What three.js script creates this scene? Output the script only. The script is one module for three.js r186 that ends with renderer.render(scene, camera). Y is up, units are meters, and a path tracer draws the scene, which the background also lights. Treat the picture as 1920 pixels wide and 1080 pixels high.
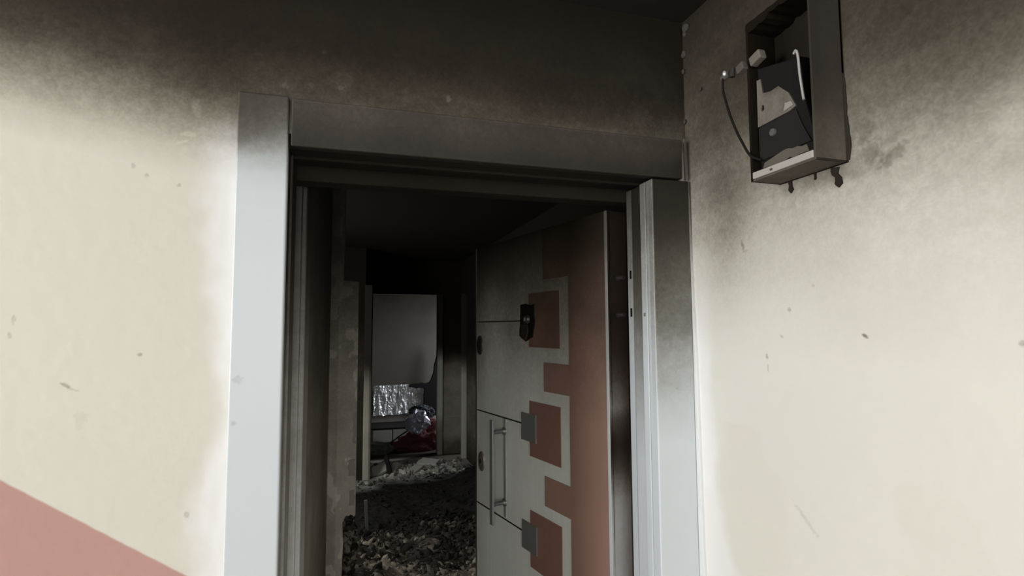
import * as THREE from 'three';
import { RoundedBoxGeometry } from 'three/addons/geometries/RoundedBoxGeometry.js';
import { mergeGeometries, mergeVertices } from 'three/addons/utils/BufferGeometryUtils.js';
import { RectAreaLightUniformsLib } from 'three/addons/lights/RectAreaLightUniformsLib.js';

// ------------------------------------------------------------------ camera, sky, daylight, exposure
// x runs along the front wall (0 = right wall), y is up, z = 0 is the face of the front wall, +z the stairwell.
const scene = new THREE.Scene();
const camera = new THREE.PerspectiveCamera(2 * Math.atan(0.54) * 180 / Math.PI, 1920 / 1080, 0.05, 60);
camera.position.set(-0.854, 1.58, 1.22);
camera.rotation.order = 'YXZ';
camera.rotation.set(0.07177, -0.28846, -0.00494);
scene.add(camera);
scene.background = new THREE.Color(0.80, 0.90, 1.0).multiplyScalar(2.2);   // even overcast sky
const renderer = new THREE.WebGLRenderer({ antialias: true });
renderer.toneMapping = THREE.LinearToneMapping;
renderer.toneMappingExposure = 1.08;
renderer.shadowMap.enabled = true;
RectAreaLightUniformsLib.init();
// daylight that comes in through the stairwell window and through the window of the back room
function windowLight(name, x, y, z, tx, ty, tz, w, h, colour, intensity) {
  const l = new THREE.RectAreaLight(new THREE.Color(...colour), intensity, w, h);
  l.position.set(x, y, z); l.lookAt(tx, ty, tz); l.name = name; scene.add(l);
}
windowLight('left_stairwell_window_daylight', -4.52, 1.8, 0.95, 0, 1.7, 0.95, 1.5, 1.1, [0.98, 0.99, 1.0], 24.5);
windowLight('rear_stairwell_window_daylight', -0.95, 1.8, 3.28, -0.95, 1.7, 0, 1.8, 1.1, [0.98, 0.99, 1.0], 6.4);
windowLight('back_room_window_daylight', 1.62, 1.35, -6.1, 0, 1.0, -6.1, 0.8, 1.1, [0.93, 0.97, 1.0], 14);
windowLight('added_side_room_daylight', -2.18, 1.45, -2.75, 0, 1.1, -3.2, 0.9, 1.1, [0.95, 0.98, 1.0], 9);  // unseen side room window, added to brighten the far hall

// ------------------------------------------------------------------ helpers
let seed = 20240;
const rnd = () => { seed = (seed * 1664525 + 1013904223) >>> 0; return seed / 4294967296; };
const rr = (a, b) => a + (b - a) * rnd();
const clamp = (v, a = 0, b = 1) => v < a ? a : v > b ? b : v;
const smooth = (a, b, v) => { const t = clamp((v - a) / (b - a)); return t * t * (3 - 2 * t); };
const hash = (x, y, z) => { let h = Math.imul(x, 374761393) + Math.imul(y, 668265263) + Math.imul(z, 2147483647 ^ 60493) | 0; h = Math.imul(h ^ (h >>> 13), 1274126177); return ((h ^ (h >>> 16)) >>> 0) / 4294967296; };
function noise(x, y, z) {
  const X = Math.floor(x), Y = Math.floor(y), Z = Math.floor(z);
  let u = x - X, v = y - Y, w = z - Z; u = u * u * (3 - 2 * u); v = v * v * (3 - 2 * v); w = w * w * (3 - 2 * w);
  const l = (a, b, t) => a + (b - a) * t;
  return l(l(l(hash(X, Y, Z), hash(X + 1, Y, Z), u), l(hash(X, Y + 1, Z), hash(X + 1, Y + 1, Z), u), v),
    l(l(hash(X, Y, Z + 1), hash(X + 1, Y, Z + 1), u), l(hash(X, Y + 1, Z + 1), hash(X + 1, Y + 1, Z + 1), u), v), w);
}
function fbm(x, y, z, n = 4) { let a = 0.5, s = 0, t = 0; for (let i = 0; i < n; i++) { s += a * noise(x, y, z); t += a; a *= 0.5; x = x * 2.03 + 7.1; y = y * 2.03 + 3.7; z = z * 2.03 + 1.3; } return s / t; }
const curve = (pts) => (v) => { if (v <= pts[0][0]) return pts[0][1]; for (let i = 1; i < pts.length; i++) if (v < pts[i][0]) { const [a, p] = pts[i - 1], [b, q] = pts[i]; return p + (q - p) * (v - a) / (b - a); } return pts[pts.length - 1][1]; };
const enc = (c) => Math.round(255 * clamp(c <= 0.0031308 ? 12.92 * c : 1.055 * Math.pow(c, 1 / 2.4) - 0.055));
const SOOT = [0.0104, 0.0080, 0.0051];
// soot lies on a surface as grains and smears: amount m sets how much of it there is at a point
function sooty(out, c, m, x, y, z, grain = 1) {
  if (m > 0.002) {
    const blot = fbm(x * 7, y * 7, z * 7, 4) - 0.5, streak = fbm(x * 3, y * 26, z * 3, 3) - 0.5, fine = noise(x * 330, y * 330, z * 330) - 0.5, mid = noise(x * 95, y * 95, z * 95) - 0.5;
    const edge = 4 * m * (1 - m) * 0.8 + 0.2 * Math.min(1, m * 5);
    m = clamp(m + edge * (0.24 * blot + 0.07 * streak + grain * (0.09 * fine + 0.06 * mid)));
  }
  for (let i = 0; i < 3; i++) out[i] = c[i] * Math.pow(SOOT[i] / c[i], m);
}
const SIDES = ['X', 'x', 'Y', 'y', 'Z', 'z'];
// Gives a geometry a colour map of its own, computed texel by texel from the place on the surface: one cell for each of its six sides.
function baked(geo, fn, o = {}) {
  const { ppm = 220, low = 10, full = 'XxYyZz', roughness = 0.8, metalness = 0, spec = 0.6, bump = null, bumpScale = 0.002 } = o;
  const g = geo.index ? geo.toNonIndexed() : geo;
  if (!g.attributes.normal) g.computeVertexNormals();
  g.computeBoundingBox();
  const lo = g.boundingBox.min.toArray(), hi = g.boundingBox.max.toArray(), ext = hi.map((v, i) => Math.max(v - lo[i], 1e-4));
  const axes = [[2, 1, 0], [2, 1, 0], [0, 2, 1], [0, 2, 1], [0, 1, 2], [0, 1, 2]];
  const cells = axes.map(([a, b], s) => { const p = full.includes(SIDES[s]) ? ppm : low; return { w: Math.min(2040, Math.max(3, Math.ceil(ext[a] * p))), h: Math.min(1600, Math.max(3, Math.ceil(ext[b] * p))) }; });
  // shelves: cells side by side while they fit
  const W = Math.min(2046, Math.max(...cells.map((c) => c.w + 2))); let sx = 0, sy = 0, sh = 0;
  const order = cells.map((c, i) => i).sort((i, j) => cells[j].h - cells[i].h);
  for (const i of order) { const c = cells[i]; if (sx + c.w + 2 > W) { sy += sh; sx = 0; sh = 0; } c.x = sx + 1; c.y = sy + 1; sx += c.w + 2; sh = Math.max(sh, c.h + 2); }
  const H = sy + sh, data = new Uint8Array(W * H * 4), bd = bump ? new Uint8Array(W * H * 4) : null, out = [0, 0, 0], p = [0, 0, 0];
  cells.forEach((c, s) => {
    const [a, b, k] = axes[s];
    for (let j = -1; j <= c.h; j++) for (let i = -1; i <= c.w; i++) {
      p[a] = lo[a] + (clamp(i, 0, c.w - 1) + 0.5) / c.w * ext[a]; p[b] = lo[b] + (clamp(j, 0, c.h - 1) + 0.5) / c.h * ext[b]; p[k] = s % 2 ? lo[k] : hi[k];
      fn(p[0], p[1], p[2], SIDES[s], out);
      const at = ((c.y + j) * W + c.x + i) * 4;
      data[at] = enc(out[0]); data[at + 1] = enc(out[1]); data[at + 2] = enc(out[2]); data[at + 3] = 255;
      if (bd) { const v = Math.round(255 * clamp(bump(p[0], p[1], p[2], SIDES[s]))); bd[at] = bd[at + 1] = bd[at + 2] = v; bd[at + 3] = 255; }
    }
  });
  const P = g.attributes.position, uv = new Float32Array(P.count * 2), A = new THREE.Vector3(), B = new THREE.Vector3(), C = new THREE.Vector3();
  for (let t = 0; t < P.count; t += 3) {
    A.fromBufferAttribute(P, t); B.fromBufferAttribute(P, t + 1); C.fromBufferAttribute(P, t + 2);
    const n = B.clone().sub(A).cross(C.clone().sub(A)).toArray(); let k = 0; for (let i = 1; i < 3; i++) if (Math.abs(n[i]) > Math.abs(n[k])) k = i;
    const s = k * 2 + (n[k] < 0 ? 1 : 0), c = cells[s], [a, b] = axes[s];
    [A, B, C].forEach((v, i) => { const q = v.toArray(); uv[(t + i) * 2] = (c.x + (q[a] - lo[a]) / ext[a] * c.w) / W; uv[(t + i) * 2 + 1] = (c.y + (q[b] - lo[b]) / ext[b] * c.h) / H; });
  }
  g.setAttribute('uv', new THREE.BufferAttribute(uv, 2));
  const tex = (d, srgb) => { const x = new THREE.DataTexture(d, W, H, THREE.RGBAFormat); x.magFilter = x.minFilter = THREE.LinearFilter; if (srgb) x.colorSpace = THREE.SRGBColorSpace; x.needsUpdate = true; return x; };
  const m = new THREE.MeshPhysicalMaterial({ map: tex(data, true), roughness, metalness, specularIntensity: spec, side: THREE.DoubleSide });
  if (bd) { m.bumpMap = tex(bd, false); m.bumpScale = bumpScale; }
  return [g, m];
}
const taken = {};
const numbered = (n) => { const k = taken[n] = (taken[n] ?? -1) + 1; return k ? n + '_' + String(k).padStart(3, '0') : n; };
function mesh(name, geo, mat, parent = scene) { const m = new THREE.Mesh(geo, mat); m.name = numbered(name); m.castShadow = m.receiveShadow = true; parent.add(m); return m; }
const bake = (name, geo, fn, o, parent) => mesh(name, ...baked(geo, fn, o), parent);
function group(name, x = 0, y = 0, z = 0, turn = 0) { const g = new THREE.Group(); g.name = numbered(name); g.position.set(x, y, z); g.rotation.y = turn; scene.add(g); return g; }
function tag(o, label, category, grp, kind) { o.userData.label = label; o.userData.category = category; if (grp) o.userData.group = grp; if (kind) o.userData.kind = kind; return o; }
const structure = (o, label) => { o.userData.kind = 'structure'; if (label) o.userData.label = label; return o; };
function bx(x0, x1, y0, y1, z0, z1, r = 0) {
  const w = x1 - x0, h = y1 - y0, d = z1 - z0, g = r ? new RoundedBoxGeometry(w, h, d, 2, Math.min(r, w / 2.1, h / 2.1, d / 2.1)) : new THREE.BoxGeometry(w, h, d);
  g.translate((x0 + x1) / 2, (y0 + y1) / 2, (z0 + z1) / 2); return g;
}
const join = (list) => mergeGeometries(list.map((g) => { const n = g.index ? g.toNonIndexed() : g; for (const k of Object.keys(n.attributes)) if (!['position', 'normal', 'uv'].includes(k)) n.deleteAttribute(k); return n; }));
const poly = (pts, holes = []) => { const s = new THREE.Shape(pts.map((p) => new THREE.Vector2(...p))); for (const h of holes) s.holes.push(new THREE.Path(h.map((p) => new THREE.Vector2(...p)))); return s; };
const ring = (x0, x1, y0, y1) => [[x0, y0], [x1, y0], [x1, y1], [x0, y1]];
const ext = (shape, depth, bevel = 0) => new THREE.ExtrudeGeometry(shape, { depth, bevelEnabled: bevel > 0, bevelThickness: bevel, bevelSize: bevel, bevelOffset: -bevel, bevelSegments: 2, curveSegments: 14 });
const std = (c, roughness = 0.7, metalness = 0, more = {}) => new THREE.MeshPhysicalMaterial({ specularIntensity: Math.max(...c) < 0.06 ? 0.25 : 0.8, color: new THREE.Color().setRGB(...c), roughness, metalness, side: THREE.DoubleSide, ...more });
// shape drawn in (z, y), standing on the plane x = x0 and growing towards -x
function onRightWall(pts, x0, depth, bevel = 0, holes = []) { const g = ext(poly(pts.map(([z, y]) => [z, y]), holes), depth, bevel); g.rotateY(-Math.PI / 2); g.translate(x0, 0, 0); return g; }
function jag(pts, step, amp) { // ragged outline through the corner points
  const out = []; pts.forEach((p, i) => { const q = pts[(i + 1) % pts.length], L = Math.hypot(q[0] - p[0], q[1] - p[1]), n = Math.max(1, Math.round(L / step)); for (let k = 0; k < n; k++) { const t = k / n, e = k ? amp : amp * 0.3; out.push([p[0] + (q[0] - p[0]) * t + rr(-e, e), p[1] + (q[1] - p[1]) * t + rr(-e, e)]); } }); return out;
}
const tube = (pts, r, seg = 40, rad = 8) => new THREE.TubeGeometry(new THREE.CatmullRomCurve3(pts.map((p) => new THREE.Vector3(...p))), seg, r, rad);

// colours of the clean surfaces (linear)
const WALL = [0.63, 0.60, 0.52], WALL_RIGHT_LIT = [0.69, 0.67, 0.60], PATCH = [0.77, 0.755, 0.73], PINK = [0.46, 0.275, 0.235], STEEL = [0.57, 0.605, 0.62], PLASTER = [0.60, 0.56, 0.48], LEAF = [0.78, 0.81, 0.75];  // one wall paint, made lighter on the right wall to stand for stronger light

// ------------------------------------------------------------------ the stairwell (setting)
// marks on a wall: [along, height, half length, half width, tilt, how much darker or paler]
function marks(list, a, b) {
  let m = 0;
  for (const [x, y, rx, ry, t, d] of list) {
    const dx = a - x, dy = b - y; if (Math.abs(dx) > 0.12 || Math.abs(dy) > 0.12) continue;
    const u = (dx * Math.cos(t) + dy * Math.sin(t)) / rx, v = (dy * Math.cos(t) - dx * Math.sin(t)) / ry, r = Math.hypot(u, v) + 0.9 * (noise(a * 240, b * 240, x * 9) - 0.5) + 0.6 * (noise(a * 70, b * 70, x * 5) - 0.5);
    m += d * smooth(1.15, 0.7, r);
  }
  return m;
}
const FRONT_MARKS = [[-1.256, 1.528, 0.006, 0.004, 0, 0.10], [-1.376, 1.473, 0.008, 0.003, -0.5, 0.12], [-1.362, 1.464, 0.012, 0.002, -0.4, 0.06], [-1.463, 1.596, 0.003, 0.008, 0, 0.06], [-1.467, 1.567, 0.003, 0.007, 0, 0.05], [-1.164, 1.213, 0.005, 0.007, 0, 0.05], [-1.349, 1.404, 0.01, 0.016, 0, 0.015], [-1.282, 1.905, 0.004, 0.005, 0, 0.07], [-1.258, 1.886, 0.003, 0.005, 0, 0.07], [-1.2, 1.87, 0.004, 0.003, 0, 0.08],
  [-0.927, 2.193, 0.007, 0.006, 0, -0.096], [-1.005, 2.106, 0.006, 0.007, 0, -0.072], [-0.95, 2.113, 0.006, 0.008, 0.5, -0.072], [-0.883, 2.134, 0.030, 0.022, 0.2, -0.048], [-0.89, 2.115, 0.008, 0.006, 0, -0.072], [-0.648, 2.119, 0.006, 0.007, 0, -0.132], [-0.416, 2.133, 0.005, 0.007, 0, -0.084], [-0.135, 2.135, 0.035, 0.045, 0.1, -0.054], [-0.05, 2.10, 0.05, 0.05, 0, -0.042], [-1.173, 2.035, 0.008, 0.02, 0.2, -0.054], [-1.185, 1.98, 0.02, 0.006, 0, -0.036], [-1.2, 1.96, 0.012, 0.004, 0.3, -0.036]];
const RIGHT_MARKS = [[0.502, 1.56, 0.008, 0.0025, -0.5, 0.22], [0.207, 1.762, 0.004, 0.010, 0.3, 0.12], [0.212, 1.748, 0.008, 0.003, 0, 0.06], [0.335, 1.612, 0.004, 0.004, 0, 0.10], [0.311, 1.557, 0.006, 0.002, -0.5, 0.10], [0.268, 1.513, 0.003, 0.005, 0, 0.12], [0.27, 1.488, 0.0025, 0.008, 0, 0.05], [0.397, 1.656, 0.004, 0.004, 0, 0.05], [0.729, 1.553, 0.004, 0.004, 0, 0.12], [0.354, 1.20, 0.035, 0.005, -0.7, 0.035], [0.57, 1.86, 0.03, 0.012, 0.6, 0.08], [0.53, 1.88, 0.02, 0.02, 0, 0.07]];
const frontSoot = curve([[1.89, 0], [1.95, 0.05], [2.0, 0.17], [2.03, 0.28], [2.07, 0.44], [2.1, 0.58], [2.15, 0.70], [2.2, 0.80], [2.4, 0.99]]);
const nick = (x, y, z, f, t) => noise(x * f, y * f, z * f) > t;
{
  const s = poly(ring(-4.4, 0, 0, 2.41), [ring(-1.03, -0.04, 0.001, 2.0)]), g = ext(s, 0.2); g.translate(0, 0, -0.2);
  structure(bake('wall_front', g, (x, y, z, side, out) => {
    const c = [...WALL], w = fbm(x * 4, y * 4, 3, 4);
    const left = -1.093 - x;                                                  // distance left of the door frame
    // white filler brushed out along the frame
    if (left > -0.01 && left < 0.2 && y < 2.05) {
      const k = smooth(0.035, -0.03, left - 0.045 - 0.06 * (noise(3, y * 5, 1) - 0.5) - 0.045 * (fbm(x * 26, y * 26, 5, 3) - 0.5)) * smooth(2.04, 1.98, y) * (0.75 + 0.5 * (fbm(x * 60, y * 14, 9, 3) - 0.3));
      for (let i = 0; i < 3; i++) c[i] += (PATCH[i] - c[i]) * clamp(k);
    }
    // stair-side band of pink paint, its edge follows the flight
    const band = Math.max(1.0, 1.305 - 0.682 * (x + 1.468));
    const pk = smooth(0.0022, -0.0022, y - band - 0.0012 * (noise(x * 60, y * 60, 1) - 0.5));
    for (let i = 0; i < 3; i++) c[i] += (PINK[i] * (0.97 + 0.06 * w) - c[i]) * pk;
    const t = 0.985 + 0.03 * w;
    const m = frontSoot(y - (x < -1.2 ? 0.06 * (-1.2 - x) / 0.3 : 0)) + marks(FRONT_MARKS, x, y);
    sooty(out, c.map((v) => v * t), clamp(m), x, y, z);
  }, { ppm: 420, full: 'Z', roughness: 0.95, spec: 0.25, bump: (x, y, z) => 0.55 * fbm(x * 60, y * 60, 1, 3) + 0.45 * fbm(x * 9, y * 9, 2, 3), bumpScale: 0.0011 }));
}
const rightSoot = curve([[1.5, 0], [1.62, 0.02], [1.75, 0.07], [1.85, 0.16], [1.93, 0.27], [2.02, 0.44], [2.1, 0.55], [2.2, 0.62], [2.3, 0.67], [2.4, 0.82]]);
const wallRight = structure(bake('wall_right', bx(0, 0.2, 0, 2.41, -0.2, 3.4), (x, y, z, side, out) => {
  const c = [...WALL_RIGHT_LIT], w = fbm(z * 4, y * 4, 13, 4);
  if (z < 0.4 && y < 1.8) {                                                   // white filler brushed out from the corner
    const k = smooth(0.03, -0.025, z - 0.075 - 0.08 * smooth(1.35, 0.95, y) * (0.5 + noise(y * 9, 2, 2)) - 0.04 * (fbm(z * 22, y * 22, 2, 3) - 0.5)) * smooth(1.75, 1.55, y);
    for (let i = 0; i < 3; i++) c[i] += (PATCH[i] - c[i]) * clamp(k);
  }
  if (y < 1.35) { const k = smooth(0.50, 0.58, fbm(z * 5, y * 5, 5, 4) + 0.5 * (1.2 - 0.35 * (z - 0.2) - y)); for (let i = 0; i < 3; i++) c[i] *= 1 - k * [0.02, 0.025, 0.04][i]; }
  const t = 0.985 + 0.03 * w; let m = rightSoot(y) + marks(RIGHT_MARKS, z, y);
  m += 0.16 * smooth(0.42, 0.74, z) * smooth(1.84, 2.02, y);
  m += 0.12 * Math.exp(-(((z - 0.15) / 0.07) ** 2) - (((y - 1.88) / 0.16) ** 2));       // smoke stain between frame and meter cabinet
  m += 0.20 * Math.exp(-(((z - 0.43) / 0.08) ** 2) - (((y - 1.86) / 0.022) ** 2));      // darker just under the cabinet
  m += 0.10 * Math.exp(-(((z - 0.53) / 0.04) ** 2) - (((y - 1.90) / 0.06) ** 2)) * smooth(0.4, 0.6, fbm(z * 40, y * 40, 1, 3));
  sooty(out, c.map((v) => v * t), clamp(m), x, y, z);
}, { ppm: 400, full: 'x', roughness: 0.95, spec: 0.25, bump: (x, y, z) => 0.55 * fbm(z * 60, y * 60, 4, 3) + 0.45 * fbm(z * 9, y * 9, 6, 3), bumpScale: 0.0011 }));
const plain = (c, s = 3) => (x, y, z, side, out) => { const t = 0.93 + 0.14 * fbm(x * s, y * s, z * s, 3); out[0] = c[0] * t; out[1] = c[1] * t; out[2] = c[2] * t; };
structure(bake('ceiling', bx(-4.4, 0, 2.41, 2.6, 0, 3.4), (x, y, z, side, out) => sooty(out, WALL, clamp(0.97 - 0.28 * z + 0.1 * x * 0), x, y, z), { ppm: 120, full: 'y', roughness: 0.9 }));
structure(bake('floor', bx(-4.6, 0.2, -0.2, 0, -0.2, 3.6), plain([0.32, 0.31, 0.29]), { ppm: 60, full: 'Y', roughness: 0.5 }));
function stairWindow(n, x, z, turn, w, h) {              // white two-light window, its outer face at the group's z = 0.1
  const g = structure(group('window', x, 1.25, z, turn)); g.name = 'window_' + n;
  mesh('window_frame', ext(poly(ring(-w / 2, w / 2, 0, h), [ring(-w / 2 + 0.06, -0.03, 0.06, h - 0.06), ring(0.03, w / 2 - 0.06, 0.06, h - 0.06)]), 0.05), std([0.6, 0.62, 0.62], 0.5), g);
  const glass = new THREE.MeshPhysicalMaterial({ color: 0xffffff, roughness: 0, transmission: 1, thickness: 0, ior: 1.5 });
  for (const s of [-1, 1]) mesh('pane', new THREE.BoxGeometry(w / 2 - 0.09, h - 0.12, 0.004).translate(s * (w / 4 - 0.015), h / 2, 0.025), glass, g);
}
{
  const g = ext(poly(ring(-3.4, 0.2, 0, 2.6), [ring(-1.7, -0.2, 1.25, 2.35)]), 0.2); g.rotateY(Math.PI / 2); g.translate(-4.6, 0, 0);
  structure(bake('wall_left', g, plain(WALL), { ppm: 30, full: 'X', roughness: 0.85 }));
  stairWindow(1, -4.55, 0.95, -Math.PI / 2, 1.5, 1.1);
  const k = ext(poly(ring(-4.6, 0.2, 0, 2.6), [ring(-1.85, -0.05, 1.25, 2.35)]), 0.2); k.translate(0, 0, 3.4);
  structure(bake('wall_back', k, plain(WALL), { ppm: 30, full: 'z', roughness: 0.85 }));
  stairWindow(2, -0.95, 3.5, 0, 1.8, 1.1);
}
// lumps of plaster that hang on in the sooty corner above the frame
{
  const lm = std([0.055, 0.048, 0.039], 0.95);
  for (const [z, y, s] of [[0.02, 2.385, 0.012], [0.014, 2.37, 0.008], [0.008, 2.315, 0.009], [0.004, 2.27, 0.006], [0.075, 2.19, 0.005], [0.004, 2.13, 0.006]]) {
    const g = new THREE.IcosahedronGeometry(s, 1), P = g.attributes.position;
    for (let i = 0; i < P.count; i++) { const k = 0.7 + 0.6 * noise(P.getX(i) * 90 + z * 300, P.getY(i) * 90, P.getZ(i) * 90); P.setXYZ(i, P.getX(i) * k * 0.7, P.getY(i) * k * 1.2, P.getZ(i) * k); }
    g.computeVertexNormals(); g.translate(-0.003, y, z); mesh('plaster_lump', g, lm, wallRight);
  }
}
// crumbled edge and drips of tar under and beside the meter cabinet
{
  const tar = std([0.02, 0.016, 0.012], 0.8);
  for (const pts of [[[0.351, 1.874], [0.357, 1.874], [0.358, 1.862], [0.361, 1.855], [0.355, 1.848], [0.350, 1.855], [0.352, 1.864]], [[0.452, 1.873], [0.468, 1.870], [0.465, 1.858], [0.472, 1.850], [0.474, 1.838], [0.466, 1.832], [0.459, 1.840], [0.460, 1.852], [0.452, 1.862]], [[0.413, 1.873], [0.417, 1.873], [0.417, 1.862], [0.414, 1.860]]])
    mesh('tar_drip', onRightWall(jag(pts, 0.006, 0.0012), 0, 0.004, 0.001), tar, wallRight);
  mesh('crumbled_edge', onRightWall(jag([[0.485, 1.878], [0.490, 1.876], [0.4945, 1.90], [0.492, 1.93], [0.4895, 1.97], [0.4885, 2.03], [0.486, 2.03]], 0.008, 0.0012), 0, 0.003, 0.0008), std([0.03, 0.025, 0.02], 0.95), wallRight);
}

// ------------------------------------------------------------------ door frame
const frame = structure(group('trim_1'), 'white steel door frame with flat casings, blackened by smoke at the top'); frame.name = 'trim_1';
const casL = curve([[1.86, 0], [1.90, 0.02], [1.94, 0.08], [1.97, 0.2], [2.0, 0.36], [2.05, 0.5], [2.08, 0.55]]);
const casR = curve([[1.28, 0], [1.38, 0.04], [1.5, 0.14], [1.62, 0.32], [1.74, 0.52], [1.85, 0.70], [1.97, 0.85]]);
const scuff = (x, y, z) => marks([[-1.077, 1.475, 0.010, 0.008, 0, 0.04], [-1.082, 1.388, 0.005, 0.006, 0, 0.05], [-0.06, 1.42, 0.004, 0.003, 0, 0.06]], x, y);
bake('casing', bx(-1.093, -0.994, 0.01, 2.075, -0.004, 0.02, 0.004), (x, y, z, s, out) => sooty(out, STEEL, casL(y - 0.35 * (x + 1.02) * smooth(1.9, 2.0, y)) + scuff(x, y, z), x, y, z), { ppm: 420, full: 'XZ', roughness: 0.42 }, frame);
bake('casing', bx(-0.118, -0.008, 0.01, 1.962, -0.004, 0.02, 0.004), (x, y, z, s, out) => sooty(out, STEEL, s === 'x' ? casR(y) * 0.45 : casR(y - 0.5 * (x + 0.05) * smooth(1.3, 1.5, y)) + scuff(x, y, z), x, y, z), { ppm: 420, full: 'xZ', roughness: 0.42 }, frame);
bake('head_casing', bx(-0.9885, -0.026, 1.966, 2.071, -0.004, 0.022, 0.004), (x, y, z, s, out) => sooty(out, [0.60, 0.575, 0.53], s === 'y' ? 0.9 : 0.60 + 0.16 * smooth(2.05, 1.97, y) + 0.06 * smooth(-0.9, -0.3, x) - 0.1 * smooth(2.062, 2.071, y), x, y, z), { ppm: 420, full: 'Zy', roughness: 0.65 }, frame);
// jambs: left in one depth, right with the raised bead, the seam and the bolt slots
const jambL = curve([[1.0, 0.12], [1.35, 0.22], [1.55, 0.42], [1.7, 0.66], [1.85, 0.85], [2, 0.97]]);
const jl = (k, o = 0) => (x, y, z, s, out) => sooty(out, STEEL.map((v, i) => v * [0.9, 0.86, 0.82][i]), clamp(jambL(y) * k + o), x, y, z);
bake('jamb', bx(-1.05, -0.995, 0.01, 1.97, -0.05, -0.004, 0.002), jl(1, 0.05), { ppm: 300, full: 'XZ', roughness: 0.5 }, frame);
bake('jamb', bx(-1.05, -0.990, 0.01, 1.97, -0.13, -0.052, 0.002), jl(1, 0.06), { ppm: 300, full: 'XZ', roughness: 0.5 }, frame);
bake('jamb_lining', join([bx(-1.03, -0.981, 0.01, 1.965, -0.34, -0.19, 0.004), bx(-1.03, -0.970, 0.01, 1.965, -0.34, -0.205, 0.005)]), jl(0.92, -0.03), { ppm: 300, full: 'XZ', roughness: 0.5 }, frame);
const jr = (k, o) => (x, y, z, s, out) => sooty(out, STEEL, clamp(casR(y + o) * k), x, y, z);
const bead = bake('jamb_bead', join([bx(-0.1175, -0.03, 0.01, 1.962, -0.046, -0.018, 0.003), bx(-0.1165, -0.03, 0.01, 1.962, -0.016, -0.004, 0.002)]), jr(0.55, -0.12), { ppm: 300, full: 'xZ', roughness: 0.42 }, frame);
bake('jamb', bx(-0.110, -0.03, 0.01, 1.962, -0.102, -0.044, 0.002), jr(0.98, 0.06), { ppm: 300, full: 'xZ', roughness: 0.42 }, frame);
{
  const slot = (y) => [[-0.1235, y - 0.012], [-0.1095, y - 0.012], [-0.1095, y + 0.012], [-0.1235, y + 0.012]];
  const g = onRightWall(ring(-0.13, -0.1045, 0.01, 1.962), -0.098, 0.0125, 0, [slot(1.723), slot(1.617)]);
  bake('strike_rail', g, jr(0.75, -0.1), { ppm: 300, full: 'xzZ', roughness: 0.42 }, frame);
  for (const y of [1.723, 1.617]) mesh('slot_shade', bx(-0.1085, -0.0985, y - 0.0118, y + 0.0118, -0.1233, -0.1097), std([0.006, 0.005, 0.004], 0.9), frame);  // dark box fills each slot and stands for the shade inside
  mesh('jamb_back', bx(-0.0979, -0.03, 0.01, 1.962, -0.13, -0.1035), std([0.02, 0.018, 0.016], 0.8), frame);  // painted near black to deepen the shade seen through the slots
  mesh('screw_head', new THREE.CylinderGeometry(0.0045, 0.0052, 0.002, 14).rotateZ(Math.PI / 2).translate(-0.1182, 1.609, -0.03), std([0.30, 0.29, 0.27], 0.4, 0.5), frame);
}
const dark = (m, c = STEEL) => (x, y, z, s, out) => sooty(out, c, m, x, y, z);
bake('head_jamb', join([bx(-0.995, -0.03, 1.968, 2.0, -0.13, -0.002, 0.002), bx(-0.995, -0.03, 1.962, 2.0, -0.07, -0.055, 0.002)]), dark(0.93), { ppm: 220, full: 'yZ', roughness: 0.9, spec: 0.3 }, frame);
bake('head_lining', bx(-1.03, 0.0, 1.932, 2.0, -0.19, -0.131, 0.004), dark(0.92), { ppm: 220, full: 'yZ', roughness: 0.9, spec: 0.3 }, frame);
// filler strip in the corner between casing and right wall
const strip = structure(bake('trim_2', onRightWall(jag([[-0.0, 0.02], [0.062, 0.02], [0.044, 0.7], [0.038, 0.96], [0.03, 1.46], [0.016, 1.8], [0.004, 2.08], [0.0, 2.085]], 0.05, 0.0012), 0, 0.006, 0.002), (x, y, z, s, out) => sooty(out, [0.68, 0.69, 0.67], clamp(0.5 * casR(y - 0.16)), x, y, z), { ppm: 300, full: 'xZ', roughness: 0.7 }));

// ------------------------------------------------------------------ door leaf, opened into the hall
const door = structure(group('door_1', -0.138, 0, -0.20, -(Math.PI / 2 - 13.366 * Math.PI / 180)), 'cream and brown panelled entrance door standing open, smoke-blackened at the top'); door.name = 'door_1';
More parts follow.
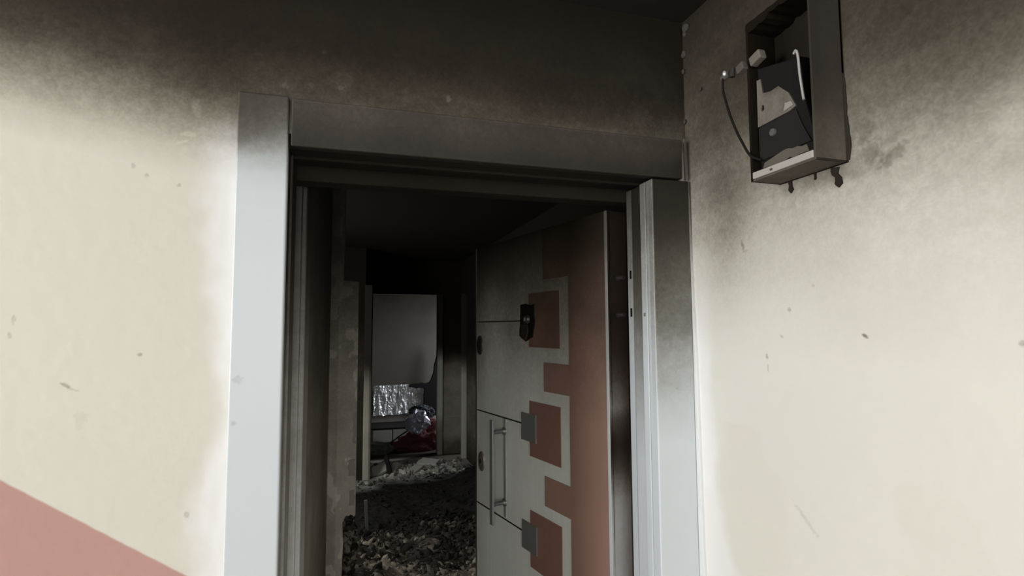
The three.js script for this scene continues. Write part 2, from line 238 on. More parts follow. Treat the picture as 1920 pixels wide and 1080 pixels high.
// local: x = -u (u from the hinge side), y up, z = 0 the outer face
{
  const leafSoot = curve([[0.6, 0.0], [1.0, 0.01], [1.25, 0.04], [1.4, 0.10], [1.5, 0.18], [1.6, 0.27], [1.7, 0.40], [1.8, 0.60], [1.93, 0.86]]);
  const sm = (x, y) => clamp(leafSoot(y) + 0.05 * smooth(-0.74, -0.88, x) + 0.02 * fbm(x * 8, y * 8, 2, 3));
  const paint = (c, k = 1, o = 0) => (x, y, z, s, out) => { const t = 0.97 + 0.06 * noise(x * 160, y * 5, 1); sooty(out, c.map((v) => v * t), clamp(sm(x, y) * k + o), x, y, z); };
  const v0 = 0.02, v1 = 1.922;
  mesh('leaf_core', bx(-0.878, -0.001, v0, v1, -0.058, -0.008, 0.002), std([0.06, 0.057, 0.05], 0.7), door);
  // outer cream skin with the three milled lines that run from the free edge
  const o = [[0, v0]]; o.push([0, v1], [-0.879, v1]);
  for (const v of [1.60, 1.2245, 0.84]) o.push([-0.879, v + 0.0028], [-0.485, v + 0.0028], [-0.485, v - 0.0028], [-0.879, v - 0.0028]);
  o.push([-0.879, v0]);
  const sk = ext(poly(o), 0.008, 0.0006); sk.translate(0, 0, -0.008);
  bake('outer_skin', sk, paint(LEAF), { ppm: 360, full: 'Z', roughness: 0.5 }, door);
  bake('inner_skin', bx(-0.879, 0, v0, v1, -0.068, -0.058, 0.002), paint(LEAF), { ppm: 20, full: '', roughness: 0.6 }, door);
  // brown band with its teeth
  const b = [[-0.006, v0], [-0.195, v0]];
  for (const [a, c] of [[0.2, 0.3], [0.585, 0.685], [0.970, 1.070], [1.355, 1.455], [1.742, v1]]) b.push([-0.195, a], [-0.345, a], [-0.345, c], [-0.195, c]);
  b.pop(); b.push([-0.006, v1]);
  const bg = ext(poly(b), 0.0022, 0.0006);
  bake('brown_band', bg, paint([0.36, 0.215, 0.172]), { ppm: 360, full: 'Z', roughness: 0.32 }, door);
  for (const v of [1.505, 1.118, 0.735, 0.35]) bake('brown_square', ext(poly(ring(-0.441, -0.246, v, v + 0.195)), 0.0022, 0.0006), paint([0.28, 0.155, 0.12]), { ppm: 200, full: 'Z', roughness: 0.34 }, door);  // same brown as the band, painted darker for the shade away from the hinge
  const gm = { ppm: 200, full: 'Z', roughness: 0.3, metalness: 0.35 };
  for (const v of [1.168, 0.785]) bake('grey_square', ext(poly(ring(-0.495, -0.395, v, v + 0.098)), 0.0048, 0.0008), paint([0.235, 0.24, 0.225], 0.6), gm, door).userData.label = 'brushed grey metal square';
  // the top one: burnt plate with the door viewer
  const burnt = bake('grey_square', ext(poly(jag([[-0.502, 1.545], [-0.46, 1.525], [-0.41, 1.54], [-0.395, 1.60], [-0.40, 1.66], [-0.497, 1.66]], 0.02, 0.003)), 0.0048, 0.0008), dark(0.86, [0.25, 0.25, 0.24]), gm, door);
  burnt.userData.label = 'charred metal square around the door viewer';
  const viewer = mesh('door_viewer', new THREE.LatheGeometry([[0, 0.012], [0.008, 0.012], [0.010, 0.014], [0.014, 0.013], [0.017, 0.008], [0.019, 0]].map((p) => new THREE.Vector2(...p)), 28).rotateX(Math.PI / 2).translate(-0.448, 1.605, 0.004), std([0.05, 0.045, 0.04], 0.35, 0.6), door);
  mesh('lens', new THREE.SphereGeometry(0.0085, 18, 10, 0, Math.PI * 2, 0, Math.PI / 2).rotateX(Math.PI / 2).scale(1, 1, 0.5).translate(-0.448, 1.605, 0.0155), std([0.14, 0.15, 0.15], 0.12, 0.2), viewer);
  const flap = ext(poly(jag([[-0.492, 1.56], [-0.478, 1.535], [-0.452, 1.53], [-0.44, 1.56], [-0.445, 1.585], [-0.485, 1.59]], 0.02, 0.002)), 0.006, 0.001); flap.rotateX(-0.12).translate(0, 0.012, 0.19);
  mesh('charred_flap', flap, std([0.022, 0.018, 0.015], 0.8), door);
  // steel edging of the hinge side, hinge-side edge with its two security bolts
  bake('edge_trim', join([bx(-0.010, 0.0035, v0, v1, -0.008, 0.0042, 0.0015), bx(0.0, 0.0035, v0, v1, -0.070, -0.002, 0.001)]), (x, y, z, s, out) => {
    const face = z > -0.003 && s !== 'X';
    const stain = 0.7 * Math.exp(-(((y - 1.24) / 0.10) ** 2)) + 0.12 * (fbm(1, y * 9, z * 30, 3));
    const m = face ? leafSoot(y) * 0.55 : Math.max(curve([[0.9, 0.03], [1.3, 0.12], [1.42, 0.5], [1.5, 0.74], [1.6, 0.86], [1.9, 0.95]])(y), stain);
    sooty(out, [0.56, 0.58, 0.58], clamp(m), x, y, z);
  }, { ppm: 300, full: 'XZ', roughness: 0.4 }, door);
  for (const y of [1.721, 1.612]) { const h = mesh('security_bolt', new THREE.CylinderGeometry(0.0065, 0.0065, 0.028, 14).rotateZ(Math.PI / 2).translate(0.017, y, -0.034), std([0.07, 0.065, 0.06], 0.45, 0.6), door); mesh('bolt_collar', new THREE.CylinderGeometry(0.0085, 0.0095, 0.003, 16).rotateZ(Math.PI / 2).translate(0.005, y, -0.034), std([0.045, 0.042, 0.038], 0.6, 0.3), h); }
  bake('free_edge_trim', bx(-0.884, -0.874, v0, v1, -0.07, 0.002, 0.0015), dark(0.55, [0.45, 0.45, 0.43]), { ppm: 40, full: '', roughness: 0.5 }, door);
  // pull handle: thin strip on the leaf, two posts, flat bar
  const metal = std([0.30, 0.31, 0.305], 0.33, 0.55);
  const ph = mesh('pull_handle', bx(-0.637, -0.613, 0.83, 1.222, 0.055, 0.063, 0.003), metal, door);
  mesh('handle_strip', bx(-0.632, -0.614, 0.85, 1.222, 0.0005, 0.0045, 0.0015), std([0.36, 0.37, 0.36], 0.4, 0.4), ph);
  for (const y of [1.175, 0.905]) { const g = new THREE.LatheGeometry([[0.016, 0.004], [0.014, 0.008], [0.0075, 0.014], [0.0075, 0.048], [0.010, 0.056]].map((p) => new THREE.Vector2(...p)), 20).rotateX(Math.PI / 2); mesh('handle_post', g.translate(-0.624, y, 0), std([0.16, 0.165, 0.16], 0.35, 0.6), ph); }
  // key rosettes
  for (const [u, v, c] of [[0.828, 1.017, [0.20, 0.17, 0.14]], [0.842, 1.50, [0.05, 0.042, 0.036]]]) {
    const r = mesh('key_rosette', new THREE.LatheGeometry([[0, 0.007], [0.024, 0.007], [0.029, 0.005], [0.031, 0]].map((p) => new THREE.Vector2(...p)), 30).rotateX(Math.PI / 2).scale(0.85, 1.35, 1).translate(-u, v, 0), std(c, 0.4, 0.5), door);
    mesh('keyhole', ext(poly([...Array(12)].map((_, i) => [0.005 * Math.cos(i * Math.PI / 6), 0.009 * Math.sin(i * Math.PI / 6)])), 0.0015, 0.0004).translate(-u, v, 0.007), std([0.02, 0.018, 0.016], 0.5, 0.4), r);
  }
}

// ------------------------------------------------------------------ meter cabinet on the right wall
{
  const cab = tag(group('meter_cabinet', 0, 1.873, 0.406), 'shallow burnt metal meter cabinet without a door high on the right wall', 'meter cabinet');
  const L = (g) => g.translate(0, -1.873, -0.406);
  const z0 = 0.326, z1 = 0.487, y0 = 1.873, y1 = 2.205;
  const coat = (m, c = [0.30, 0.27, 0.23]) => (x, y, z, s, out) => sooty(out, c, clamp(m(x, y + 1.873, z + 0.406)), x, y, z);
  bake('cabinet_back', L(bx(-0.006, 0, y0, y1, z0, z1)), coat((x, y, z) => 0.88 - 0.16 * smooth(0.40, 0.46, z) + 0.12 * smooth(0.40, 0.34, z)), { ppm: 400, full: 'x', spec: 0.15 }, cab);
  bake('cabinet_side', L(bx(-0.075, -0.001, y0, y1 - 0.01, z0, z0 + 0.006, 0.001)), coat(() => 1), { ppm: 200, roughness: 1, spec: 0.1 }, cab);
  bake('cabinet_side', L(bx(-0.075, -0.001, y0, y1, z1 - 0.004, z1, 0.001)), coat((x, y, z) => 0.40 + 0.30 * smooth(1.90, 2.06, y) + 0.06 * smooth(-0.03, -0.06, x)), { ppm: 400, full: 'zZ' }, cab);
  bake('cabinet_floor', L(bx(-0.074, -0.001, y0, y0 + 0.004, z0, z1, 0.001)), coat(() => 0.42), { ppm: 300 }, cab);
  // top edge burnt to a ragged line
  const lid = onRightWall(jag([[z0, 2.188], [0.384, 2.192], [0.39, 2.20], [0.44, 2.196], [z1, 2.19], [z1, 2.209], [z0, 2.209]], 0.012, 0.002), -0.004, 0.07);
  bake('cabinet_top', L(lid), coat(() => 1), { ppm: 200, roughness: 1, spec: 0.1 }, cab);
  const lip = mesh('front_lip', L(bx(-0.0775, -0.072, y0 + 0.004, y0 + 0.0175, z0 + 0.008, z1 - 0.004, 0.0015)), std([0.36, 0.335, 0.30], 0.6), cab); lip.userData.label = 'pale unburnt strip along the bottom edge';
  mesh('lip_scratch', L(bx(-0.0785, -0.0775, y0 + 0.008, y0 + 0.012, z0 + 0.056, z0 + 0.062)), std([0.06, 0.05, 0.04], 0.8), lip);

  const mt = tag(group('electricity_meter', -0.008, 1.9, 0.385), 'scorched electricity meter with a torn pale face plate inside the cabinet', 'meter');
  const K = (g) => g.translate(0.008, -1.9, -0.385);
  mesh('meter_body', K(onRightWall(jag([[0.334, 2.112], [0.44, 2.088], [0.452, 1.995], [0.474, 1.91], [0.474, 1.893], [0.334, 1.893]], 0.03, 0.0015), -0.008, 0.045, 0.003)), std([0.010, 0.009, 0.008], 0.7), mt);
  const plate = onRightWall([[0.335, 2.086], [0.346, 2.085], [0.351, 2.053], [0.372, 2.048], [0.392, 2.05], [0.416, 2.027], [0.433, 1.994], [0.417, 1.989], [0.334, 1.987]], -0.056, 0.003, 0.0006, [[...Array(12)].map((_, i) => [0.349 + 0.0045 * Math.cos(i * Math.PI / 6), 2.022 + 0.0065 * Math.sin(i * Math.PI / 6)])]);
  bake('face_plate', K(plate), (x, y, z, s, out) => { const Y = y + 1.9, Zz = z + 0.385; sooty(out, [0.25, 0.228, 0.195], clamp(0.14 + 0.32 * smooth(2.03, 2.075, Y) * smooth(0.345, 0.36, Zz) + 0.1 * fbm(y * 50, z * 50, 2, 3)), x, y, z); }, { ppm: 900, full: 'x' }, mt);
  mesh('plate_corner', K(onRightWall(jag([[0.405, 1.993], [0.428, 1.996], [0.424, 2.006], [0.408, 2.009]], 0.006, 0.001), -0.059, 0.002, 0.0004)), std([0.28, 0.255, 0.22], 0.8), mt);
  mesh('glass_front', K(onRightWall([[0.336, 1.984], [0.432, 1.988], [0.447, 1.95], [0.465, 1.915], [0.336, 1.915]], -0.055, 0.004, 0.001)), std([0.019, 0.0175, 0.016], 0.5), mt);
  mesh('dial', K(new THREE.CylinderGeometry(0.007, 0.008, 0.006, 20).rotateZ(Math.PI / 2).translate(-0.061, 1.962, 0.376)), std([0.10, 0.096, 0.09], 0.45), mt);
  mesh('terminal_cover', K(onRightWall(jag([[0.345, 1.898], [0.46, 1.898], [0.455, 1.912], [0.40, 1.918], [0.35, 1.908]], 0.012, 0.002), -0.054, 0.006, 0.001)), std([0.10, 0.088, 0.07], 0.8), mt);
  mesh('cover_edge', K(tube([[-0.066, 2.090, 0.440], [-0.067, 2.094, 0.446], [-0.067, 2.085, 0.4495], [-0.066, 2.04, 0.4525], [-0.065, 1.994, 0.4575]], 0.0024, 30, 8)), std([0.36, 0.34, 0.31], 0.6), mt).userData.label = 'pale bent edge of the broken cover';

  // cut cable with its clamp hanging out of the cabinet to the left
  const cb = tag(group('cut_cable', -0.09, 2.12, 0.29), 'loose black cable with a metal clamp hanging out of the meter cabinet', 'cable');
  const Q = (g) => g.translate(0.09, -2.12, -0.29);
  mesh('wire', Q(tube([[-0.093, 2.117, 0.272], [-0.095, 2.113, 0.276], [-0.096, 2.105, 0.277], [-0.098, 2.083, 0.280], [-0.097, 2.055, 0.287], [-0.095, 2.022, 0.296], [-0.092, 1.992, 0.306], [-0.088, 1.958, 0.320], [-0.079, 1.925, 0.334], [-0.066, 1.915, 0.345]], 0.0026, 60, 8)), std([0.010, 0.008, 0.006], 0.9), cb);
  const grey = std([0.14, 0.125, 0.10], 0.7, 0.1);
  const rot = (g, a, x, y, z) => g.rotateX(a).translate(x, y, z);
  const cl = mesh('clamp', Q(rot(new RoundedBoxGeometry(0.018, 0.020, 0.030, 2, 0.003), -0.25, -0.07, 2.125, 0.352)), grey, cb);
  mesh('clamp_block', Q(rot(new RoundedBoxGeometry(0.016, 0.018, 0.022, 2, 0.003), -0.25, -0.08, 2.119, 0.318)), std([0.075, 0.065, 0.052], 0.7), cl);
  mesh('clamp_screw', Q(rot(new THREE.CylinderGeometry(0.006, 0.006, 0.018, 16), 0.1, -0.088, 2.117, 0.298)), std([0.03, 0.026, 0.022], 0.6), cl);
  mesh('clamp_ferrule', Q(rot(new THREE.CylinderGeometry(0.007, 0.007, 0.02, 16).rotateX(Math.PI / 2), -0.1, -0.091, 2.117, 0.281)), std([0.11, 0.10, 0.085], 0.5, 0.3), cl);
  mesh('bright_rivet', Q(new THREE.SphereGeometry(0.0042, 12, 10).scale(1, 1.5, 1).translate(-0.099, 2.119, 0.287)), std([0.75, 0.74, 0.72], 0.25, 0.6), cl);
}

// ------------------------------------------------------------------ the burnt hall behind the door (setting)
const char = curve([[0, 0.3], [0.4, 0.16], [0.9, 0.18], [1.25, 0.28], [1.5, 0.46], [1.7, 0.72], [1.9, 0.97]]);
const burnt = (k = 1, o = 0, c = PLASTER) => (x, y, z, s, out) => { const t = 0.88 + 0.24 * fbm(x * 5, y * 5, z * 5, 4); sooty(out, c.map((v) => v * t), clamp(char(y) * k + o), x, y, z); };
structure(bake('wall_hall_left', bx(-1.2, -0.972, 0, 2.41, -1.76, -0.34), burnt(0.85, 0.04), { ppm: 160, full: 'XZ' }));
// the pier: plaster shell over rubble, its foot broken away
{
  const g = ext(poly([[-1.2, 0], [-0.893, 0], ...[[-0.893, 0.3], [-0.889, 0.45], [-0.893, 0.57], [-0.872, 0.585], [-0.855, 0.572], [-0.838, 0.59], [-0.829, 0.60]], [-0.829, 1.825], [-0.905, 1.83], [-0.905, 2.41], [-1.2, 2.41]]), 0.16, 0.004); g.translate(0, 0, -1.925);
  const pier = structure(bake('wall_hall_pier', g, (x, y, z, s, out) => { let m = char(y) * 0.66; if (x < -0.93) m += 0.05; if (fbm(x * 16, y * 9, 3, 3) > 0.60) m -= 0.09; sooty(out, PLASTER.map((v) => v * 1.05 * (0.9 + 0.2 * fbm(x * 12, y * 6, z * 12, 3))), clamp(m), x, y, z); }, { ppm: 260, full: 'XZ', bump: (x, y, z) => fbm(x * 25, y * 25, z, 4), bumpScale: 0.008 }));
  const rc = bx(-0.9, -0.835, 0, 0.62, -1.92, -1.79).toNonIndexed();
  const stones = [rc]; let kk = 0;
  for (let i = 0; i < 70; i++) { const g2 = new THREE.IcosahedronGeometry(rr(0.012, 0.032), 1).deleteAttribute('uv'), Q = g2.attributes.position; for (let j = 0; j < Q.count; j++) { const k2 = 0.7 + 0.6 * noise(Q.getX(j) * 60 + i * 7, Q.getY(j) * 60, Q.getZ(j) * 60); Q.setXYZ(j, Q.getX(j) * k2, Q.getY(j) * k2, Q.getZ(j) * k2); } g2.computeVertexNormals(); stones.push(g2.translate(rr(-0.88, -0.832), rr(0.02, 0.60), rr(-1.80, -1.775))); }
  rc.deleteAttribute('uv');
  bake('rubble_core', mergeGeometries(stones), (x, y, z, s, out) => { const n = fbm(x * 30, y * 30, z * 30, 3), c = n > 0.55 ? [0.16, 0.14, 0.115] : n > 0.45 ? [0.05, 0.043, 0.035] : [0.014, 0.012, 0.01]; out[0] = c[0]; out[1] = c[1]; out[2] = c[2]; }, { ppm: 260, full: 'XZ', roughness: 1, spec: 0.2 }, pier);
  for (const [x, y, w, h] of [[-0.848, 0.69, 0.03, 0.075], [-0.850, 0.845, 0.032, 0.085], [-0.84, 1.05, 0.016, 0.16]]) mesh('plaster_flake', ext(poly(jag(ring(x - w / 2, x + w / 2, y - h / 2, y + h / 2), 0.02, 0.006)), 0.006, 0.001).translate(0, 0, -1.765), std([0.27, 0.25, 0.21], 0.9), pier);
}
{
  const g = ext(poly(ring(-5.6, -1.76, 0, 2.41), [ring(-3.3, -2.2, 0.9, 2.0)]), 0.2); g.rotateY(-Math.PI / 2); g.translate(-2.2, 0, 0);  // opening for the added side room light
  structure(bake('wall_side_room', g, burnt(1, 0.3), { ppm: 20, full: '' }));
}
structure(bake('wall_hall_near', bx(-2.4, -1.2, 0, 2.41, -1.76, -0.34), burnt(1, 0.5), { ppm: 20, full: '' }));
// left projection with its pale casing
{
  const w = structure(bake('wall_hall_projection', bx(-2.2, -0.735, 0, 2.41, -5.5, -4.53), burnt(0.6, 0.6), { ppm: 60, full: 'XZ', roughness: 1, spec: 0.1 }));
  bake('door_casing', bx(-0.745, -0.668, 0.0, 2.02, -4.60, -4.50, 0.01), (x, y, z, s, out) => sooty(out, [0.44, 0.42, 0.34], clamp(curve([[0.3, 0.06], [0.9, 0.14], [1.02, 0.25], [1.12, 0.55], [1.22, 1]])(y) + (x > -0.69 ? 0.2 : 0)), x, y, z), { ppm: 160, full: 'XZ' }, w);
}
// cross wall with the doorway of the back room, right-hand wall
{
  const g = ext(poly(ring(-0.735, 1.6, 0, 2.41), [ring(-0.630, 0.165, 0.001, 1.985)]), 0.12); g.translate(0, 0, -5.62);
  const w = structure(bake('wall_hall_end', g, (x, y, z, s, out) => { const e = 0.12 * (fbm(x * 6, y * 4, 3, 3) - 0.5), t = 0.85 + 0.3 * fbm(x * 9, y * 9, 2, 3); sooty(out, PLASTER.map((v) => v * t), clamp(curve([[0.05, 0.5], [0.25, 0.22], [0.9, 0.24], [1.1, 0.36], [1.26, 0.9], [1.36, 1]])(y + e)), x, y, z); }, { ppm: 160, full: 'Z', roughness: 1, spec: 0.15 }));
  bake('door_casing', bx(0.160, 0.225, 0, 1.99, -5.53, -5.47, 0.008), (x, y, z, s, out) => sooty(out, [0.46, 0.45, 0.39], clamp(curve([[0.3, 0.25], [0.5, 0.0], [1.15, 0.04], [1.28, 0.5], [1.38, 1]])(y)), x, y, z), { ppm: 160, full: 'XZ' }, w);
}
{
  const w = structure(bake('wall_hall_right', bx(0.47, 0.7, 0, 2.41, -5.5, -0.2), (x, y, z, s, out) => sooty(out, PLASTER, clamp(curve([[0.1, 0.6], [0.4, 0.4], [0.9, 0.42], [1.2, 0.8], [1.4, 1]])(y)), x, y, z), { ppm: 120, full: 'x', roughness: 1, spec: 0.15 }));
  bake('door_casing', bx(0.415, 0.475, 0, 1.99, -5.27, -5.20, 0.008), (x, y, z, s, out) => sooty(out, [0.46, 0.45, 0.39], clamp(curve([[0.2, 0.05], [1.0, 0.08], [1.15, 0.5], [1.26, 1]])(y)), x, y, z), { ppm: 160, full: 'xZ' }, w);
}
structure(bake('ceiling_hall', bx(-2.4, 1.8, 2.41, 2.6, -7.0, 0), dark(1, PLASTER), { ppm: 30, full: 'y', roughness: 1, spec: 0.1 }));
structure(bake('floor_hall', bx(-2.4, 1.8, -0.2, 0, -7.0, -0.2), (x, y, z, s, out) => sooty(out, [0.55, 0.53, 0.46], clamp(0.08 + 0.82 * smooth(-4.9, -4.3, z) + 0.7 * smooth(-5.40, -5.50, z) + 0.2 * (fbm(x * 5, 1, z * 5, 3) - 0.5)), x, y, z), { ppm: 120, full: 'Y' }));
// back room shell
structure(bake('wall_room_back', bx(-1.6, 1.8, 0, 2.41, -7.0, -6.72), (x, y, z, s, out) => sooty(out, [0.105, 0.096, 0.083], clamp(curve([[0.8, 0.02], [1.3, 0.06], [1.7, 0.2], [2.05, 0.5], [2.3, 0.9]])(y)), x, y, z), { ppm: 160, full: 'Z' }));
structure(bake('wall_room_left', bx(-1.8, -1.6, 0, 2.41, -7.0, -5.5), burnt(), { ppm: 20, full: '' }));
{
  const g = ext(poly(ring(-7.0, -5.5, 0, 2.41), [ring(-6.5, -5.7, 0.8, 1.9)]), 0.15); g.rotateY(-Math.PI / 2); g.translate(1.75, 0, 0);
  structure(bake('wall_room_right', g, burnt(), { ppm: 20, full: '' }));
}

// ------------------------------------------------------------------ things in the back room
{
  const cab = tag(group('low_cabinet', -0.2, 0, -6.4), 'low white cabinet with a dark top standing under the foil sheet', 'cabinet');
  const white = std([0.42, 0.405, 0.37], 0.7);
  mesh('carcass', bx(-0.40, 0.42, 0.03, 0.215, -0.24, 0.18, 0.004), std([0.14, 0.13, 0.115], 0.8), cab);
  mesh('worktop', bx(-0.42, 0.44, 0.215, 0.236, -0.26, 0.20, 0.006), std([0.015, 0.014, 0.012], 0.7), cab);
  for (const [a, b] of [[-0.385, -0.140], [-0.125, 0.405]]) mesh('drawer_front', bx(a, b, 0.045, 0.205, 0.178, 0.198, 0.005), white, cab);
  // backsplash panel between cabinet and foil
  const panel = tag(mesh('splash_panel', bx(-0.62, 0.40, 0.10, 0.34, -6.712, -6.69, 0.004), std([0.26, 0.245, 0.225], 0.7)), 'grey board standing on edge behind the low cabinet', 'board');
  // crumpled foil
  const g = new THREE.PlaneGeometry(0.66, 0.42, 90, 60), P = g.attributes.position;
  for (let i = 0; i < P.count; i++) {
    const x = P.getX(i), y = P.getY(i); let n = 0, a = 1, f = 9;
    for (let k = 0; k < 4; k++) { n += a * (1 - Math.abs(2 * noise(x * f * 1.5 + k * 9, y * f * 0.7, k) - 1)); a *= 0.55; f *= 2; }
    P.setXYZ(i, x + 0.012 * (noise(y * 18, 3, 1) - 0.5), y + 0.018 * (noise(x * 16, 8, 1) - 0.5) * (y < 0 ? 1.8 : 0.6), 0.035 * (n - 1));
  }
  g.computeVertexNormals();
  const foil = tag(mesh('foil_sheet', g.toNonIndexed(), std([0.75, 0.77, 0.79], 0.34, 0.55)), 'crumpled silver foil sheet on the back wall of the room', 'foil'); foil.geometry.computeVertexNormals(); foil.position.set(-0.235, 0.545, -6.655);
  // burnt drape at the right of the doorway
  const d = ext(poly(jag([[0.13, 0.30], [0.36, 0.30], [0.36, 1.28], [0.315, 1.25], [0.27, 0.95], [0.20, 0.78], [-0.08, 0.755], [-0.08, 0.715], [0.13, 0.70]], 0.05, 0.012)), 0.03, 0.008);
  tag(mesh('charred_drape', d.translate(0, 0, -6.60), std([0.012, 0.011, 0.011], 0.9)), 'black charred drape hanging in shreds beside the foil sheet', 'drape');
}
// cloth heap and bag in the doorway
function heap(rx, ry, rz, f, amp, s, crease = 0.5, lean = 0, detail = 28) {
  const g = mergeVertices(new THREE.IcosahedronGeometry(1, detail).deleteAttribute('normal').deleteAttribute('uv')), P = g.attributes.position;
  for (let i = 0; i < P.count; i++) {
    const x = P.getX(i), y = P.getY(i), z = P.getZ(i); let n = 0, a = 1, q = f;
    for (let k = 0; k < 4; k++) { const v = noise(x * q + s, y * q + k * 3, z * q + s * 2); n += a * (crease * (1 - Math.abs(2 * v - 1)) + (1 - crease) * v); a *= 0.5; q *= 1.9; }
    const r = 0.72 + amp * (n - 0.8); P.setXYZ(i, x * r * rx, (Math.max(y, -0.62) * r * ry + 0.62 * ry * 0.72) * (1 + lean * clamp(x * 0.9, -0.8, 0.8)), z * r * rz);
  }
  if (detail < 10) { for (let i = 0; i < P.count; i++) P.setXYZ(i, P.getX(i) * rr(0.72, 1.22) + rr(-0.012, 0.012), P.getY(i) * rr(0.85, 1.12), P.getZ(i) * rr(0.75, 1.2)); const q = g.toNonIndexed(); q.computeVertexNormals(); return q; }   // few flat facets: crumpled film
  g.computeVertexNormals(); return g;
}
{
  const h = heap(0.37, 0.25, 0.20, 2.0, 0.45, 4.4, 0.35, 0.6);
  tag(mesh('cloth_heap', h, std([0.085, 0.02, 0.022], 0.9)), 'dark red cloth heap lying in the back room doorway', 'cloth heap').position.set(-0.02, 0.0, -5.88);
  const b = heap(0.13, 0.15, 0.10, 1.7, 0.8, 9.1, 0.7, 0, 4);
  const bag = tag(mesh('plastic_bag', b, std([0.40, 0.40, 0.48], 0.17, 0.45)), 'crumpled silvery plastic bag on top of the red cloth heap', 'bag'); bag.position.set(-0.085, 0.285, -5.745); bag.rotation.z = -0.25;
  const c = heap(0.17, 0.10, 0.12, 2.6, 0.7, 2.7);
  tag(mesh('dark_bag', c, std([0.035, 0.038, 0.045], 0.5)), 'sooty dark bag slumped behind the silvery plastic bag', 'bag').position.set(0.02, 0.40, -5.97);
  tag(mesh('thin_rod', tube([[-0.36, 0.06, -6.10], [-0.2, 0.17, -6.08], [-0.03, 0.28, -6.06]], 0.009, 12, 8), std([0.012, 0.011, 0.01], 0.7)), 'thin black rod leaning on the red cloth heap', 'rod');
  const l = heap(0.22, 0.09, 0.15, 2.6, 0.7, 7.7);
  tag(mesh('ash_lump', l, std([0.10, 0.095, 0.09], 0.95)), 'grey ash lump on the floor left of the red cloth heap', 'lump').position.set(-0.57, 0.0, -5.84);
}

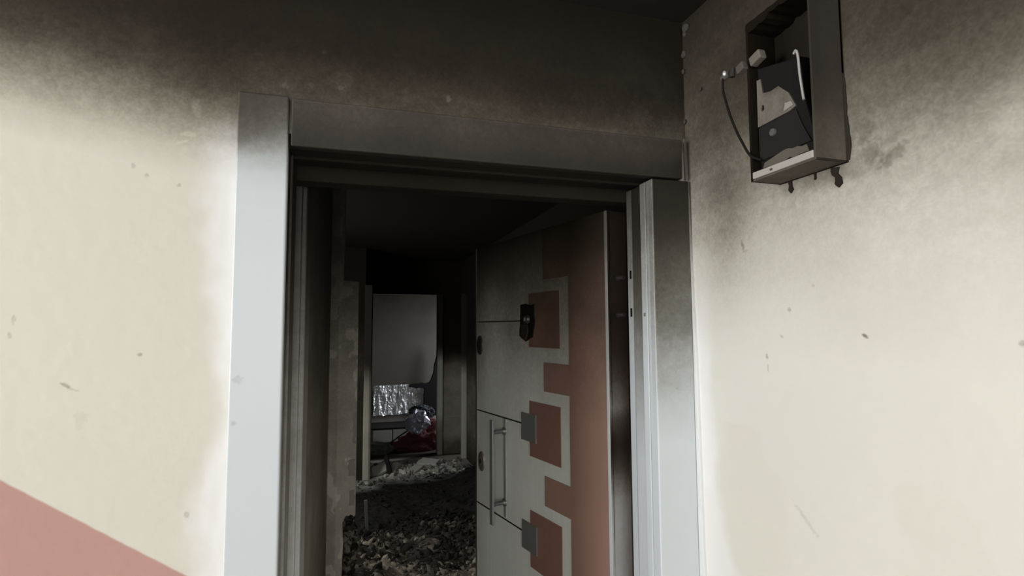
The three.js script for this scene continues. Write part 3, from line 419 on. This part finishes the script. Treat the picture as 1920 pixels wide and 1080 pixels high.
// ------------------------------------------------------------------ debris on the hall floor
{
  const zone = (x, z) => { const far = smooth(-4.22, -4.6, z + 0.25 * (noise(x * 4, 2, z * 4) - 0.5) + 0.22 * x), near = smooth(-3.0, -2.5, z + 0.6 * (noise(x * 5, 5, z * 5) - 0.5)); return [far, near]; };
  const height = (x, z) => { const [far, near] = zone(x, z); return 0.02 + 0.11 * fbm(x * 3, 2, z * 3, 4) * (1 - 0.9 * smooth(-3.3, -4.3, z)) + 0.03 * fbm(x * 13, 2, z * 13, 3) * (1 - 0.5 * far) + 0.10 * smooth(-0.5, -0.8, x) * smooth(-2.9, -2.3, z) + 0.10 * smooth(0.0, 0.4, x) * (1 - far); };
  const col = (x, z, out) => {
    const [far, near] = zone(x, z); const n = 0.55 * fbm(x * 9, 3, z * 9, 4) + 0.45 * fbm(x * 3.2, 7, z * 3.2, 3), b = noise(x * 60, 1, z * 60);
    const c = n > 0.54 ? [0.30, 0.255, 0.19] : n > 0.48 ? [0.19, 0.158, 0.118] : n > 0.43 ? [0.10, 0.085, 0.066] : [0.035, 0.03, 0.024], k = [0.016, 0.0145, 0.012], w = [0.46, 0.44, 0.38];
    for (let i = 0; i < 3; i++) { let v = k[i] * (0.6 + 0.8 * b); v += (c[i] * (0.6 + 0.7 * b) - v) * near; v += (w[i] * clamp(2.6 * (n - 0.28) + 0.3 * b, 0.1, 1.1) - v) * far; out[i] = v; }
  };
  for (const [bx0, bx1, bz0, bz1] of [[-0.826, 0.466, -4.49, -0.4], [-0.664, 0.410, -5.02, -4.49]]) {
  const g = new THREE.PlaneGeometry(bx1 - bx0, bz1 - bz0, Math.round((bx1 - bx0) * 90), Math.round((bz1 - bz0) * 90)); g.rotateX(-Math.PI / 2); g.translate((bx0 + bx1) / 2, 0, (bz0 + bz1) / 2);
  const P = g.attributes.position; for (let i = 0; i < P.count; i++) P.setY(i, height(P.getX(i), P.getZ(i)) * smooth(-5.02, -4.8, P.getZ(i)) * smooth(-0.36, -0.8, P.getZ(i)) + 0.002);
  g.computeVertexNormals();
  const bed = bake('debris_bed', g, (x, y, z, s, out) => col(x, z, out), { ppm: 150, full: 'Y', roughness: 1, spec: 0.1 });
  tag(bed, bz1 > -4 ? 'bed of ash and fallen plaster covering the hall floor' : 'pale plaster dust on the floor before the back room doorway', 'debris', null, 'stuff');
  }
  // loose fragments
  const base = new THREE.IcosahedronGeometry(1, 0), B = base.attributes.position;
  for (let i = 0; i < B.count; i++) { const x = B.getX(i), y = B.getY(i), z = B.getZ(i), k = 0.7 + 0.6 * noise(x * 2.3 + 5, y * 2.3, z * 2.3); B.setXYZ(i, x * k, y * k, z * k); }
  base.computeVertexNormals();
  const N = 6000, im = new THREE.InstancedMesh(base, new THREE.MeshPhysicalMaterial({ roughness: 1, specularIntensity: 0.1 }), N), M = new THREE.Matrix4(), q = new THREE.Quaternion(), E = new THREE.Euler(), c = new THREE.Color(), o = [0, 0, 0];
  for (let i = 0; i < N; i++) {
    const z = i < 3600 ? rr(-3.1, -1.95) : i < 4800 ? rr(-5.3, -4.3) : rr(-4.6, -1.0), x = z < -4.45 ? rr(-0.64, 0.40) : rr(-0.80, 0.44), [far, near] = zone(x, z), s = (0.0035 + 0.020 * Math.pow(rnd(), 5)) * (1 + 0.1 * far);
    q.setFromEuler(E.set(rr(0, 6.28), rr(0, 6.28), rr(0, 6.28)));
    M.compose(new THREE.Vector3(x, height(x, z) * smooth(-5.02, -4.8, z) + s * 0.15, z), q, new THREE.Vector3(s * rr(0.8, 2.2), s * rr(0.4, 0.9), s * rr(0.8, 1.5))); im.setMatrixAt(i, M);
    col(x + 0.13 * rnd(), z + 0.13 * rnd(), o); const t = rr(0.5, 1.5); im.setColorAt(i, c.setRGB(o[0] * t, o[1] * t, o[2] * t));
  }
  im.name = 'debris_fragments'; im.castShadow = im.receiveShadow = true; scene.add(im);
  tag(im, 'loose crumbs of burnt plaster and charcoal strewn over the debris', 'debris', null, 'stuff');
  // the larger pieces that can be told apart
  const slab = (name, pts, t, x, y, z, rx, ry, rz, colr, label, cat) => { const gg = ext(poly(jag(pts, 0.05, 0.008)), t, 0.003); gg.rotateX(-Math.PI / 2); const m = tag(mesh(name, gg, std(colr, 0.95)), label, cat); m.position.set(x, y, z); m.rotation.set(rx, ry, rz); return m; };
  slab('plaster_slab', [[-0.10, -0.05], [0.09, -0.06], [0.11, 0.05], [-0.06, 0.08]], 0.022, -0.56, 0.07, -4.70, 0.5, 0.4, 0.3, [0.42, 0.40, 0.34], 'pale broken plaster slab tilted at the foot of the left casing', 'plaster slab');
  slab('plaster_slab', [[-0.09, -0.04], [0.08, -0.05], [0.09, 0.05], [-0.05, 0.05]], 0.02, -0.40, 0.05, -4.82, 0.35, 1.1, -0.1, [0.40, 0.38, 0.33], 'small pale plaster slab right of the tilted one', 'plaster slab');
  slab('plaster_slab', [[-0.12, -0.05], [0.10, -0.07], [0.13, 0.04], [-0.07, 0.07]], 0.018, -0.02, 0.045, -4.98, 0.3, -0.3, 0.08, [0.44, 0.42, 0.37], 'flat pale plaster slab in front of the red cloth heap', 'plaster slab');
  slab('plaster_slab', [[-0.07, -0.05], [0.08, -0.04], [0.06, 0.05], [-0.08, 0.04]], 0.02, -0.20, 0.05, -4.66, 0.25, 0.7, 0.15, [0.33, 0.315, 0.27], 'greyish plaster slab at the edge of the black ash', 'plaster slab');
  slab('burnt_board', [[-0.03, -0.10], [0.015, -0.11], [0.025, 0.10], [-0.012, 0.08]], 0.018, -0.485, 0.15, -4.62, 1.0, 0.3, 0.5, [0.014, 0.012, 0.011], 'black burnt board sticking up between the plaster slabs', 'board');
  const st = tag(mesh('upright_batten', bx(-0.012, 0.012, 0, 0.21, -0.008, 0.008, 0.003), std([0.085, 0.082, 0.075], 0.9)), 'short grey batten standing upright in the black debris', 'batten'); st.position.set(-0.735, 0.10, -2.95); st.rotation.z = 0.06;
}
renderer.render(scene, camera);
